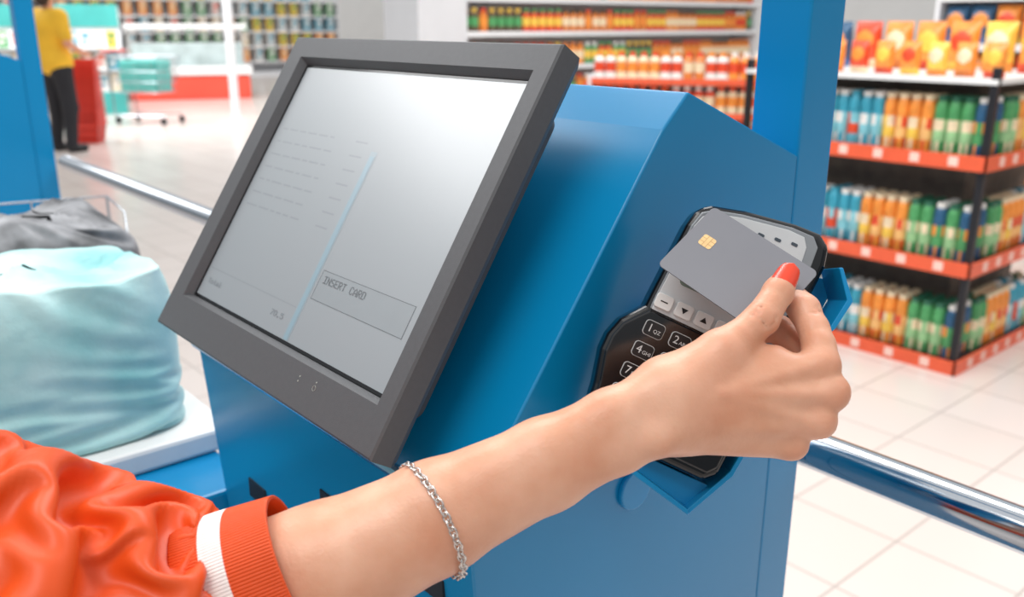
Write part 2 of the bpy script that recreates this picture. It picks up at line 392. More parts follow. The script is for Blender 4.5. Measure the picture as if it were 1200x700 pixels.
v,f=prism([(.080,-.177),(.078,-.1735),(.03,-.1635),(.030,-.167)],-.034,-.002); g.add(v,f)
v,f=prism([(.079,-.174),(.090,-.155),(.0,-.155),(.031,-.165)],-.034,-.014); g.add(v,f)
br=mesh_obj('terminal_bracket',g.v,g.f,BLUED,K,M=TM,bevel=.0006); tag(br,'folded blue metal bracket')
for pth,rr in (([(-.4005,.466,-.336),(-.396,.466,-.336)],.0165),([(-.4005,.52,-.235),(-.345,.53,-.235)],.022)):
    v,f=tube(pth,rr,28)
    mesh_obj('mounting_boss',v,f,BLUED,K,bevel=.0012)

# ================= card =================
TL=Vector((-.3434,.4655,-.1116)); e1=Vector((.0684,.0135,-.031)); e2=Vector((-.0042,-.0474,-.0324))
u1=e1.normalized(); u2=(e2-u1*e2.dot(u1)).normalized()
CM=frame(TL,u1,-u2,u1.cross(-u2))
cw,ch=.0775,.0560
v,f=prism(rrect(0,-ch,cw,0,.0035,8),-.0004,.0004)
card=mesh_obj('payment_card',v,f,CARDM,None,M=CM); tag(card,'plain grey bank card with gold chip held over the terminal','bank card')
g=G(); x0,y0=.0088,-.0197; cwid,chei=.0090,.0084
v,f=prism(rrect(x0,y0-chei,x0+cwid,y0,.0015),.0004,.00055); g.add(v,f,0)
for a in ((.33,0,.37,1),(.63,0,.67,1),(0,.31,.33,.35),(0,.64,.33,.68),(.67,.31,1,.35),(.67,.64,1,.68)):
    g.add([(x0+cwid*a[0],y0-chei*a[1],.0006),(x0+cwid*a[2],y0-chei*a[1],.0006),(x0+cwid*a[2],y0-chei*a[3],.0006),(x0+cwid*a[0],y0-chei*a[3],.0006)],[(0,3,2,1)],1)
mesh_obj('chip',g.v,g.f,[GOLD,mat('chip_groove',(190,150,100),.5,.3,.05,50)],card,M=CM,midx=g.m)

# ================= arm =================
AM=Mc.to_4x4()
P=empty('person',(-.45,.02,-.42),'person in orange sleeve reaching out holding a grey card','person')
mm=lambda *p:tuple(x/1000 for x in p)
fd=Field((-.235,-.245,-.585),(.2075,.034,-.42),.0015)
pp=Vector((-.39,.92,0))
cen=[(-200,-182,-466,42,3),(-156,-165,-470,41,4),(-99,-145,-475,35.5,4),(-40.6,-117,-480,29.5,5),(18.5,-90.2,-487,24.6,6.5),(56.4,-73.2,-494,22.8,8),(84,-60.5,-500,22.8,9)]
A=[];B=[]
for x,y,z,r,o in cen:
    A.append(mm(x+pp.x*o,y+pp.y*o,z,r-o)); B.append(mm(x-pp.x*o,y-pp.y*o,z-2,r-o))
arm=smin(fd.chain(A,.008),fd.chain(B,.008),.012)
IM,MM_,RM,PM=(175.5,-38,-510),(179.5,-53,-507),(173,-69,-508.5),(160,-83,-515)
palm=[((92,-54,-500),IM,12.5,8.8),((93,-60,-500),MM_,13,8.8),((94,-68,-502),RM,12.5,8.7),((97,-75,-507),PM,11.5,8.2),
 ((104,-76,-513),(148,-80,-522),11.5,11.8),((93,-50,-508),(120,-34,-510),18,13.3),((120,-40,-511),(150,-36,-514),12,9.6),((110,-60,-515),(150,-60,-522),13.5,12.5)]
F=None
for a,b,ra,rb in palm:
    c=fd.cap(mm(*a),mm(*b),ra/1000,rb/1000); F=c if F is None else smin(F,c,.006)
F=smin(F,arm,.020)
F=smin(F,fd.cap(mm(78,-76,-488.5),mm(80,-77,-488.5),.006,.006),.012)
for b,dz in ((IM,7.6),(MM_,8.0),(RM,7.6)):
    a=(114,-52,-491.9); c=fd.cap(mm(*a),mm(b[0]-6,b[1],b[2]+dz),.0018,.0024); F=smin(F,c,.004)
thumb=fd.chain([mm(96,-50,-504,16.8),mm(118,-30,-507,12.8),mm(128,-23,-510,9.9),mm(137,-16,-513,9.0),mm(143.4,-11.3,-515,9.8),mm(148.5,-4.5,-518.5,8.5),mm(155,3.5,-523.5,8.8),mm(161.6,12.5,-529,7.1)],.003)
F=smin(F,thumb,.007)
idx=fd.chain([mm(*IM,10.8),mm(176.5,-27,-517,9.2),mm(176,-18,-524,8.7),mm(173.5,-6.5,-534,9.2),mm(170.5,-1,-541,7.9),mm(166.5,3.5,-547,7.7),mm(160,10.5,-550,6.7)],.003)
mid=fd.chain([mm(*MM_,11.0),mm(181.5,-47,-525,8.8),mm(179.5,-34,-541,9.0),mm(165,-19,-555,8.3),mm(148,-20,-553,7.6)],.003)
rin=fd.chain([mm(*RM,10.6),mm(175,-65,-528,8.6),mm(175,-58,-547,8.6),mm(157,-46,-558,8.1),mm(140,-46,-551,7.5)],.003)
pin=fd.chain([mm(*PM,9.6),mm(160.5,-81.5,-530,7.9),mm(160,-79,-545,7.8),mm(143,-71,-553,7.2),mm(130,-71,-546,6.8)],.003)
fing=smin(smin(idx,mid,.0012),smin(rin,pin,.0012),.0012)
F=smin(F,fing,.005)
# shallow creases: thumb joint, thumb base web and index knuckle
def groove(c0,q0,q1,R_,w_,dpt):
    global F
    a=Vector(c0)+Vector(q0).normalized()*R_; b=Vector(c0)+Vector(q1).normalized()*R_
    F=np.maximum(F,-fd.cap(mm(*a),mm(*b),w_,w_)-dpt)
for k in (-1,0,1):
    groove(Vector((143.4,-11.3,-515))+Vector((2.1,2.7,-1.2))*k,(-.8,.62,1.0),(.55,-.45,1.3),10.0,.0011,.0003)
for k in (0,1):
    groove(Vector((173.5,-6.5,-534))+Vector((.8,-2.6,2.2))*k,(.9,.2,.9),(.1,-.1,1.3),9.7,.0010,.0003)
body=field_obj('bare_arm_and_hand',F,fd,SKIN,P,M=AM,smooth_it=2)
# thumb nail
tdir=(Vector(mm(161.6,12.5,-529))-Vector(mm(155,3.5,-523.5))).normalized()
zv=Vector((-.25,.1,1)); nn=(zv-tdir*zv.dot(tdir)).normalized(); ss=tdir.cross(nn)
v=[];f=[];na,nl=14,14
for j in range(nl+1):
    s=j/nl
    for i in range(na+1):
        a=(i/na-.5)*2
        half=1.02*math.sqrt(max(0,1-abs(2*s-1)**3.2))
        ang=a*half
        l=-.0075+s*.0190
        rr=.0080-.0016*s
        c=Vector(mm(158.5,8.5,-526.3))
        v.append(c+tdir*l+(nn*math.cos(ang)+ss*math.sin(ang))*(rr+.0007))
for j in range(nl):
    for i in range(na): k=j*(na+1)+i; f.append((k,k+1,k+na+2,k+na+1))
nail=mesh_obj('thumb_nail',v,f,NAIL,P,smooth=True,M=AM)
md=nail.modifiers.new('s','SOLIDIFY'); md.thickness=.0006; md.offset=0
# bracelet
c=Vector(mm(-41,-118,-480)); axd=Vector((.91,.41,0)).normalized(); pd=Vector((-.41,.91,0)).normalized(); vd=Vector((0,0,1))
g=G(); NL=52
for i in range(NL):
    th=2*math.pi*i/NL
    def pos(th): return c+pd*math.cos(th)*.0325+vd*math.sin(th)*.0305+axd*(.013*math.sin(th)-.002)
    p=pos(th); tn=(pos(th+.01)-pos(th-.01)).normalized(); rad=(p-c).normalized(); b_=tn.cross(rad).normalized(); rad=b_.cross(tn)
    tw=math.radians(40 if i%2 else -40); s1=b_*math.cos(tw)+rad*math.sin(tw)
    path=[p+tn*math.cos(a)*.0030+s1*math.sin(a)*.0020 for a in np.linspace(0,2*math.pi,11)[:-1]]
    v,f=tube(path,.0006,6,True); g.add(v,f)
tag(mesh_obj('bracelet',g.v,g.f,SILVER,P,smooth=True,M=AM),'silver chain bracelet')
# cuff (knitted band)
def sweep(cents,rad_fn,ns,nt,matfn,name,mats,thick=.0015):
    C=[Vector(p[:3]) for p in cents]; R_=[p[3] for p in cents]
    ds=[0]
    for i in range(1,len(C)): ds.append(ds[-1]+(C[i]-C[i-1]).length)
    v=[];f=[];mi=[]
    xs=np.array([tuple(p) for p in C]); ds=np.array(ds)
    for i in range(ns+1):
        s=ds[-1]*i/ns; pt=Vector([np.interp(s,ds,xs[:,k]) for k in range(3)]); r=np.interp(s,ds,R_)
        e=.012; p2=Vector([np.interp(min(s+e,ds[-1]),ds,xs[:,k]) for k in range(3)]);p1=Vector([np.interp(max(s-e,0),ds,xs[:,k]) for k in range(3)])
        T=(p2-p1).normalized(); U=(Vector((0,0,1))-T*T.z).normalized(); V_=T.cross(U)
        for j in range(nt):
            th=2*math.pi*j/nt; rr,sh=rad_fn(s,th,r); v.append(pt+T*sh+(U*math.cos(th)+V_*math.sin(th))*rr)
    for i in range(ns):
        for j in range(nt):
            f.append((i*nt+j,(i+1)*nt+j,(i+1)*nt+(j+1)%nt,i*nt+(j+1)%nt)); mi.append(matfn(ds[-1]*(i+.5)/ns))
    o=mesh_obj(name,v,f,mats,P,smooth=True,midx=mi,M=AM); md=o.modifiers.new('s','SOLIDIFY'); md.thickness=thick; md.offset=-1
    return o
cuffc=[mm(-112,-142,-473,39.3),mm(-138,-152,-470,41),mm(-158,-160,-468,42)]
sweep(cuffc,lambda s,th,r:(r+.00025*math.sin(th*150)+.0007*math.sin(th*3+s*60),.0015*math.sin(th)),44,600,lambda s:1 if .0235<s<.0345 else 0,'cuff',[ORANGE,STRIPE],.002)
# sleeve: a wide cloth tube gathered onto the narrow cuff
slc=[mm(-147,-155.5,-469.5,42.6),mm(-158,-160,-468,53),mm(-180,-166,-464,68),mm(-203,-171,-460,83),mm(-225,-175,-456,95),mm(-262,-181,-450,111),mm(-320,-192,-446,122),mm(-390,-206,-440,124),mm(-470,-210,-430,116)]
def cloth_sleeve(lx,cx,press,gr,kb,seed,iters):
    C=np.array([p[:3] for p in slc]); Rv=np.array([p[3] for p in slc])
    ds=np.concatenate([[0],np.cumsum(np.linalg.norm(np.diff(C,axis=0),axis=1))]); Lt=ds[-1]
    nu,nv=240,144
    s=np.linspace(0,1,nv+1)*Lt
    ctr=np.stack([np.interp(s,ds,C[:,k]) for k in range(3)],1)
    for _ in range(12): ctr[1:-1]=(ctr[:-2]+ctr[1:-1]*2+ctr[2:])/4
    Rr=np.interp(s,ds,Rv)
    T=np.gradient(ctr,axis=0); T/=np.linalg.norm(T,axis=1)[:,None]
    Uv=np.array([0,0,1.])-T*T[:,2:3]; Uv/=np.linalg.norm(Uv,axis=1)[:,None]; Vv=np.cross(T,Uv)
    th=2*np.pi*np.arange(nu)/nu
    nz=soft_noise(nv,nu,seed,6)
    R0=Rr[:,None]*.95+.008*nz; R0[0]=.0425+.0012*np.sin(th*30); R0[-1]=Rr[-1]
    dirv=Uv[:,None,:]*np.cos(th)[None,:,None]+Vv[:,None,:]*np.sin(th)[None,:,None]
    X=ctr[:,None,:]+dirv*R0[:,:,None]
    circ=2*np.pi*np.maximum(Rr*cx,.090)/nu
    grav=np.array([0,-.956,-.293])*gr
    amin=np.interp(s,[0,.05,Lt],[.0412,.046,.06])[:,None,None]; rmax=(Rr*1.14+.003)[:,None,None]; rmax[0]=.044
    def radial(X):
        rel=X-ctr[:,None,:]; ax_=(rel*T[:,None,:]).sum(-1,keepdims=True); rad=rel-T[:,None,:]*ax_; return ax_,rad,np.linalg.norm(rad,axis=-1,keepdims=True)+1e-9
    def force(X):
        a,rad,rl=radial(X); return grav+rad/rl*press*np.clip((Rr[:,None,None]-rl)/.02,-1,1)
    def clamp(X):
        a,rad,rl=radial(X); return ctr[:,None,:]+T[:,None,:]*a+rad/rl*np.clip(rl,amin,rmax)
    X=relax_cloth(X,circ,Lt/nv*lx,(0,nv),kb,force,clamp,iters,post=1)
    f=[(j*nu+i,(j+1)*nu+i,(j+1)*nu+(i+1)%nu,j*nu+(i+1)%nu) for j in range(nv) for i in range(nu)]
    mesh_obj('sleeve',X.reshape(-1,3).tolist(),f,ORANGE,P,smooth=True,M=AM)
cloth_sleeve(1.60,1.20,.00005,.000006,.035,5,190)

# ================= rail =================
v,f=tube([(-2.84,.724,-.388),(-1.2,.724,-.388),(0,.724,-.388),(1.8,.724,-.388)],.0185,28)
rail=mesh_obj('guard_rail',v,f,CHROME,None,smooth=True); tag(rail,'polished chrome tubular guard rail beside the checkouts','railing')

# ================= bagging area =================
S=empty('bagging_stand',(-1.2,.15,-H),'blue bagging stand with white tray beside the kiosk','bagging stand')
box('stand_body',(-1.42,-.08,-H),(-.835,.355,-.470),BLUE,S,bevel=.004)
box('tray',(-1.45,-.1,-.4695),(-.925,.375,-.442),WHITEP,S,bevel=.005)
def perim(hx,hy,r,nu):
    P=rrect(-hx,-hy,hx,hy,r,8); P=np.array(P+[P[0]]); d=np.concatenate([[0],np.cumsum(np.linalg.norm(np.diff(P,axis=0),axis=1))])
    s=np.linspace(0,d[-1],nu+1)[:-1]; return np.stack([np.interp(s,d,P[:,0]),np.interp(s,d,P[:,1])],1),d[-1]
def cloth_bag(cx,cy,z0,hh,wx,wy,tx,ty,m,parent,seed,lv,lu,kb=.10,iters=150,xmax=-.94,xmin=-9,topn=.012,press=.00004,rad=.022,dome=1.0,rimw=.0,ymax=9):
    """soft bag: cloth walls a little larger than the space between base and rim, so they crumple"""
    nu,nv=240,72
    nz=soft_noise(nv,nu,seed,6); X=np.zeros((nv+1,nu,3)); circ=np.zeros(nv+1)
    for j in range(nv+1):
        t_=j/nv; k=t_**1.4
        p,Lp=perim((wx*(1-k)+tx*k)/2,(wy*(1-k)+ty*k)/2,rad,nu); n_r=p/np.linalg.norm(p,axis=1)[:,None]
        X[j,:,0]=cx+p[:,0]+n_r[:,0]*.005*nz[j]; X[j,:,1]=cy+p[:,1]+n_r[:,1]*.005*nz[j]; X[j,:,2]=z0+hh*t_; circ[j]=Lp/nu*lu
    th=np.arange(nu)/nu*2*np.pi
    X[-1,:,2]+=topn*nz[nv//2]+topn*.5*np.sin(th*5+seed)
    X[-1,:,0]+=rimw*np.sin(th*9+seed*2)+rimw*.7*np.sin(th*17+seed)
    for j in range(nv): X[j,:,2]+=(j/nv)**2*(X[-1,:,2]-(z0+hh))
    ctr=np.array([cx,cy,0.])
    def force(X):
        rel=(X-ctr)*np.array([1,1,0]); return rel/(np.linalg.norm(rel,axis=-1,keepdims=True)+1e-6)*press+np.array([0,0,-.00001])
    def clamp(X):
        X[...,2]=np.maximum(X[...,2],z0+.0005); X[...,0]=np.clip(X[...,0],xmin,xmax); X[...,1]=np.minimum(X[...,1],ymax); return X
    X=relax_cloth(X,circ,hh/nv*lv,(0,nv),kb,force,clamp,iters,post=1)
    f=[(j*nu+i,j*nu+(i+1)%nu,(j+1)*nu+(i+1)%nu,(j+1)*nu+i) for j in range(nv) for i in range(nu)]
    f.append(tuple(range(nu-1,-1,-1)))
    V=X.reshape(-1,3).tolist(); o0=len(V); top=nv*nu; R=14
    for r in range(1,R+1):
        s_=1-r/(R+.3)
        for i in range(nu):
            p=V[top+i]; x=cx+(p[0]-cx)*s_; y=cy+(p[1]-cy)*(.25*s_+.75)
            q=Vector((x*22+y*7,y*13,seed)); rg=(1-min(1,abs(noise.noise(q))*4))**2
            V.append((x,y,p[2]*s_+(z0+hh-.012*(1-dome))*(1-s_)+dome*.006*math.sin(r/R*3.1)+(.022*noise.noise(Vector((x*16,y*12,seed)))+.008*rg)*(1-s_*s_)))
    for r in range(R):
        b0=top if r==0 else o0+(r-1)*nu; b1=o0+r*nu
        for i in range(nu): f.append((b0+i,b0+(i+1)%nu,b1+(i+1)%nu,b1+i))
    mesh_obj('bag_body',V,f,m,parent,smooth=True)
TEAL=mat('teal_bag_fabric',(142,208,210),.5,0,.14,9,bump=.35,bscale=60,bdist=.004,rgb2=(204,234,232))
GBAG=mat('grey_bag_fabric',(92,94,98),.5,0,.5,16,bump=.2,bscale=300,rgb2=(178,179,183))
B1=empty('shopping_bag',(-1.065,.15,-.44),'pale teal fabric shopping bag standing on the white tray','bag')
cloth_bag(-1.066,.137,-.4415,.180,.200,.380,.175,.392,TEAL,B1,8,1.13,1.035,kb=.02,xmin=-1.178,xmax=-.944,ymax=.352,press=.00001,rad=.010,dome=.3,topn=.009,rimw=.003)
B2=empty('shopping_bag',(-1.30,.2,-.44),'crumpled grey fabric bag with black handles on the tray','bag')
cloth_bag(-1.30,.185,-.4415,.192,.20,.34,.14,.33,GBAG,B2,12,1.4,1.14,kb=.03,xmax=-1.185,topn=.03)
v,f=tube([(-1.245,.22,-.30),(-1.238,.235,-.252),(-1.245,.26,-.236),(-1.255,.29,-.240),(-1.26,.305,-.29)],.003,8); mesh_obj('handle',v,f,BLACK,B2,smooth=True)
WR=empty('wire_rack',(-1.7,.15,-H),'thin chrome wire rack on legs behind the bags','rack')
g=G()
for z in (-.28,-.32,-.38,-.45):
    v,f=tube([(-1.75,-.2,z),(-1.58,.46,z)],.0018,6); g.add(v,f)
for y in np.linspace(-.2,.46,7):
    xx=-1.75+.17*(y+.2)/.66; v,f=tube([(xx,y,-.45),(xx,y,-.28)],.0014,6); g.add(v,f)
for x,y in ((-1.75,-.2),(-1.58,.46)): 
    v,f=tube([(x,y,-H),(x,y,-.28)],.003,6); g.add(v,f)
v,f=tube([(-1.58,.46,-.28),(-1.53,.47,-.30),(-1.52,.47,-.45)],.002,6); g.add(v,f)
mesh_obj('wire_frame',g.v,g.f,CHROME,WR,smooth=True)

# ================= floor, walls =================
def floor_mat():
    m=bpy.data.materials.new('floor_tiles'); m.use_nodes=True; nt=m.node_tree; b=nt.nodes['Principled BSDF']
    tc=nt.nodes.new('ShaderNodeTexCoord'); br=nt.nodes.new('ShaderNodeTexBrick')
    br.offset=0; br.squash=1; br.inputs['Scale'].default_value=1; br.inputs['Brick Width'].default_value=.33; br.inputs['Row Height'].default_value=.33
    br.inputs['Mortar Size'].default_value=.004; br.inputs['Mortar Smooth'].default_value=.2
    br.inputs['Color1'].default_value=lin((223,211,204))+(1,); br.inputs['Color2'].default_value=lin((217,204,196))+(1,); br.inputs['Mortar'].default_value=lin((180,167,160))+(1,)
    nt.links.new(tc.outputs['Object'],br.inputs['Vector']); nt.links.new(br.outputs['Color'],b.inputs['Base Color'])
    b.inputs['Roughness'].default_value=.2; return m
fl=box('floor',(-34,-6,-H-.1),(8,24,-H),floor_mat()); tag(fl,'pale beige polished ceramic tile floor',kind='structure')
WALL=mat('wall_paint',(236,236,234),.8,0,.02,2)
w1=box('wall_west',(-34.2,-6,-H),(-34,24,3.0),WALL); tag(w1,'plain light store wall',kind='structure')
w2=box('wall_north',(-34,24,-H),(8,24.2,3.0),WALL); tag(w2,'plain light store wall',kind='structure')
cl=box('column_white',(-4.7,3.05,-H),(-4.35,3.40,3.0),WHITEM); cl.name='trim_1'; tag(cl,'square white structural column',kind='structure')
pl=mesh_obj('trim_2',*lathe([(.07,-H),(.07,3.0)],16,(-14.2,6.3)),WHITEM,None); tag(pl,'slim white round column',kind='structure')

# ================= products =================
def pm(n,c): return mat('pack_'+n,c,.35,0,.2,28)
PC={'teal':pm('teal',(60,155,178)),'orange':pm('orange',(238,145,60)),'green':pm('green',(80,155,95)),'dark':pm('dark',(95,80,60)),'red':pm('red',(220,75,42)),
 'white':pm('white',(232,228,222)),'yellow':pm('yellow',(242,195,80)),'amber':pm('amber',(215,122,52)),'blue':pm('blue',(60,110,170)),'navy':pm('navy',(45,90,125)),'cream':pm('cream',(236,214,178)),'deepgreen':pm('deepgreen',(45,105,80)),'ltteal':pm('ltteal',(130,195,205)),'ltorange':pm('ltorange',(246,185,115)),'ltgreen':pm('ltgreen',(150,195,140))}
def proto_can(nm,c1,c2,c3,lid):
    r=.0265
    g=G(); v,f=lathe([(r*.9,0),(r,.006),(r,.045),(r,.085),(r,.125),(r,.168),(r*.8,.186),(r*.7,.190)],14)
    v=[(p[0],p[1],p[2]*1.12) for p in v]
    g.add(v,f,0)
    for i,fc in enumerate(g.f):
        if len(fc)==4:
            j=i%7; n=i//7
            if j==2: g.m[i]=1
            if j==3: g.m[i]=2 if n%4<2 else 1
            if j==1 and n%3==0: g.m[i]=2
    me=bpy.data.meshes.new(nm); me.from_pydata(g.v,[],g.f)
    for c_ in (c1,c2,c3): me.materials.append(PC[c_])
    me.polygons.foreach_set('material_index',g.m); me.polygons.foreach_set('use_smooth',[len(q)==4 for q in g.f])
    v,f=lathe([(r*.7,.2128),(r*.74,.216),(r*.74,.232),(r*.6,.235)],12); mc=bpy.data.meshes.new(nm+'_lid'); mc.from_pydata(v,[],f); mc.materials.append(PC[lid])
    return me,mc
cans=[('teal','ltteal','white','white','teal and white'),('teal','red','ltteal','teal','teal and red'),('orange','ltorange','red','cream','orange'),('orange','yellow','cream','cream','yellow and orange'),('green','ltgreen','cream','deepgreen','green'),('navy','green','orange','white','dark blue and green'),('deepgreen','orange','green','deepgreen','deep green')]
bp=[proto_can('snack_can',*b[:4]) for b in cans]
def place_can(i,x,y,z,group):
    o=bpy.data.objects.new('snack_can',bp[i][0]); COL.objects.link(o); o.location=(x,y,z); o.rotation_euler=(0,0,random.uniform(0,6))
    c=bpy.data.objects.new('lid',bp[i][1]); COL.objects.link(c); c.parent=o
    o['label']=cans[i][4]+' tall snack can standing on the display rack'; o['category']='can'; o['group']=group
# display rack
RX,RY=-1.46,3.72; RW,RD=1.15,.95
D=empty('display_rack',(RX-RW/2,RY+RD/2,-H),'black metal display rack with red-orange price strips','shelf')
DKM=mat('black_metal',(38,38,42),.4,.3,.05,20); STR=mat('price_strip',(232,96,60),.4,0,.05,20); TAG=mat('price_tag',(245,205,190),.5,0,.02,10)
DKP=mat('interior_shade_panel',(112,100,90),.7,0,.2,14)  # shade tone for the sheets added to darken the rack interior
for x in (RX-RW,RX-.03):
    for y in (RY,RY+RD-.03): box('post',(x,y,-H),(x+.03,y+.03,-.16),DKM,D,bevel=.003)
box('back_panel',(RX-RW+.03,RY+.27,-1.375),(RX-.18,RY+.285,-.225),DKP,D)  # added dark sheet behind the cans, stands in for the rack's shaded interior
box('added_shade_divider',(RX-.195,RY+.285,-1.375),(RX-.18,RY+RD,-.225),DKP,D)  # matching added sheet, keeps the interior dark behind the end rows
tiers=[-1.375,-.95,-.515,-.205]
g=G()
for ti,z in enumerate(tiers):
    box('shelf',(RX-RW,RY-.005,z-.02),(RX,RY+RD,z),DKM if ti<3 else WHITEP,D)
    if ti<3:
        g.box((RX-RW,RY-.018,z-.045),(RX+.012,RY-.006,z+.015),0); g.box((RX+.001,RY-.018,z-.045),(RX+.013,RY+RD,z+.015),0)
        for k in range(7):
            x=RX-.12-k*.16; g.box((x-.02,RY-.020,z-.032),(x+.02,RY-.0175,z+.006),1)
            y=RY+.12+k*.13; g.box((RX+.0125,y-.02,z-.032),(RX+.015,y+.02,z+.006),1)
mesh_obj('price_strip',g.v,g.f,[STR,TAG],D,midx=g.m)
row_a=[2,2,4,4,4,0,0,0,0,1,0,0,3,2,3,2,4,4,4,5,6]
row_b=[2,2,4,4,4,0,0,0,1,0,0,3,2,3,2,4,4,5,4,5,6]
for ti,z in enumerate(tiers[:3]):
    gp='tall snack cans on the display rack'
    n=21
    for i in range(n):
        col=(row_a if ti!=1 else row_b)[i]
        x=RX-RW+.05+i*.0545
        if x>RX-.05: continue
        for r in range(3 if i>7 else 2): place_can(col,x,RY+.065+r*.058,z+.001,gp)
    for j in range(3,14):
        for r in range(2):
            col=(4,5,5,4,4,2,3,2,2,0,1,0,4,2)[j]; place_can(col,RX-.05-r*.058,RY+.065+j*.0605,z+.001,gp)
def mesh_from(g,nm,mats,smooth=False):
    me=bpy.data.meshes.new(nm); me.from_pydata(g.v,[],g.f)
    for m in mats: me.materials.append(m)
    me.polygons.foreach_set('material_index',g.m)
    if smooth: me.polygons.foreach_set('use_smooth',[True]*len(me.polygons))
    return me
def pk_bag(c1,c2,c3,w=.17,h=.27,d=.11):
    g=G(); nx,nz=14,16
    for sgn in (-1,1):
        v=[];f=[]
        for i in range(nx+1):
            for j in range(nz+1):
                a=i/nx*2-1;b=j/nz*2-1
                th=d/2*math.sqrt(max(0,1-a**4))*(1-abs(b)**3)
                v.append((a*w/2*(1-.06*(1-b*b)),sgn*th,(b+1)*h/2))
        for i in range(nx):
            for j in range(nz):
                k=i*(nz+1)+j; q=(k,k+nz+1,k+nz+2,k+1); f.append(q if sgn<0 else q[::-1])
        o=len(g.v); g.v+=v
        for n,q in enumerate(f):
            g.f.append(tuple(p+o for p in q)); j=n%nz; i_=n//nz
            ea=((i_-6.5)/5)**2+((j-9)/3.4)**2
            g.m.append(1 if ea<1 else (2 if j<3 else 0))
    return mesh_from(g,'snack_bag',[PC[c1],PC[c2],PC[c3]],True)
def pk_jar(c1,c2,c3,r=.050,h=.24):
    g=G(); v,f=lathe([(r*.9,0),(r,.01),(r,h*.25),(r,h*.62),(r*.96,h*.72),(r*.55,h*.83),(r*.6,h*.84),(r*.6,h)],12); g.add(v,f,0)
    for i in range(len(g.f)):
        if len(g.f[i])==4: g.m[i]=(0,0,1,0,0,2,2)[i%7]
        elif i==len(g.f)-1: g.m[i]=2
    return mesh_from(g,'food_jar',[PC[c1],PC[c2],PC[c3]])
def pk_box(c1,c2,w=.14,h=.26,d=.08):
    g=G(); g.box((-w/2,-d/2,0),(w/2,d/2,h),0); g.box((-w*.4,-d/2-.001,h*.25),(w*.2,d/2+.001,h*.45),1); g.box((-w*.35,-d/2-.001,h*.6),(w*.42,d/2+.001,h*.85),1)
    return mesh_from(g,'food_box',[PC[c1],PC[c2]])
def place(me,kind,lab,loc,rz,group,sc=1):
    o=bpy.data.objects.new(kind,me); COL.objects.link(o); o.location=loc; o.rotation_euler=(0,0,rz); o.scale=(sc,)*3
    o['label']=lab; o['category']=kind.split('_')[-1]; o['group']=group
bags=[pk_bag(*c) for c in (('orange','yellow','red'),('red','orange','cream'),('yellow','cream','orange'),('orange','cream','amber'),('orange','red','yellow'),('navy','orange','blue'),('amber','orange','cream'))]
jars=[pk_jar(*c) for c in (('orange','red','white'),('amber','orange','red'),('green','yellow','white'),('dark','green','yellow'),('red','yellow','green'),('orange','cream','amber'),('amber','cream','dark'))]
jars2=[pk_jar(*c) for c in (('orange','red','white'),('white','red','orange'),('red','cream','white'),('amber','cream','red'),('cream','orange','red'))]
cool=[pk_box(*c) for c in (('white','teal'),('cream','white'),('yellow','green'),('green','white'),('white','red'),('teal','white'),('orange','cream'))]
for i in range(9):
    place(bags[(0,3,2,4,0,1,3,2,0)[i]],'snack_bag','small orange snack bag on top of the display rack',(RX-.07-.115*i,RY+.12,-.2045),0,'small snack bags on top of the display rack',.5)
for i in range(7):
    place(bags[(0,2,4,0,3,1,5)[i]],'snack_bag','orange snack bag on top of the display rack',(RX-.1-.155*i,RY+.6,-.2045),0,'snack bags on top of the display rack',.8)
def gondola(name,label,org,L,yaw,tiers,depth,h,plist,kind,klabel,step,strip,rows=1,sc=1,runs=(3,6)):
    e=empty(name,org,label,'shelf')
    Mg=Matrix.Translation(org)@Matrix.Rotation(yaw,4,'Z')   # local x along, -y faces the customer
    box('back_panel',(0,depth-.02,0),(L,depth,h),WHITEM,e,M=Mg); box('base',(0,0,0),(L,depth-.02,.12),WHITEM,e,M=Mg)
    box('end_panel',(-.03,0,0),(0,depth,h),WHITEM,e,M=Mg); box('end_panel',(L,0,0),(L+.03,depth,h),WHITEM,e,M=Mg)
    g=G()
    for z in tiers:
        box('shelf',(0,0,z-.03),(L,depth-.02,z),WHITEM,e,M=Mg); g.box((0,-.012,z-.045),(L,-.001,z+.005),0)
    mesh_obj('price_strip',g.v,g.f,strip,e,M=Mg)
    run=0;ci=0
    for z in tiers:
        x=step*.6
        while x<L-step*.5:
            if run<=0: run=random.randint(*runs); ci=random.randrange(len(plist))
            run-=1
            for r in range(rows):
                p=Mg@Vector((x,.08+r*.16,z+.001)); place(plist[ci],kind,klabel,p,yaw,klabel,sc)
            x+=step
WS=mat('white_strip',(235,235,235),.4,0,.02,5)
gondola('store_shelf','long white shelf stocked with jars of food',(-7.6,5.3,-H),5.7,math.radians(90),(.25,.62,.97,1.33,1.68),.45,2.1,jars,'food_jar','orange and green food jars on the long shelf',.12,WS,runs=(1,3))
gondola('store_shelf','white shelf stocked with bottles and red price strips',(-5.18,5.3,-H),2.3,math.radians(37),(.2,.47,.74,1.0),.4,1.02,jars2,'food_jar','orange and red sauce bottles on the low shelf',.088,STR,runs=(1,3),sc=.85)
gondola('store_shelf','white shelf stocked with orange snack bags',(-3.2,6.9,-H),3.9,0,(.25,.6,.94,1.28,1.62),.5,2.0,bags,'snack_bag','orange and yellow snack bags on the shelf',.178,WS,runs=(1,3))
gondola('cooler_shelf','long bright white refrigerated shelf far across the store',(-24,1,-H),13,math.radians(90),(.4,.8,1.2,1.6,2.0),.7,2.3,cool,'food_box','chilled food boxes in the far cooler',.38,WS,sc=1.35,runs=(1,3))
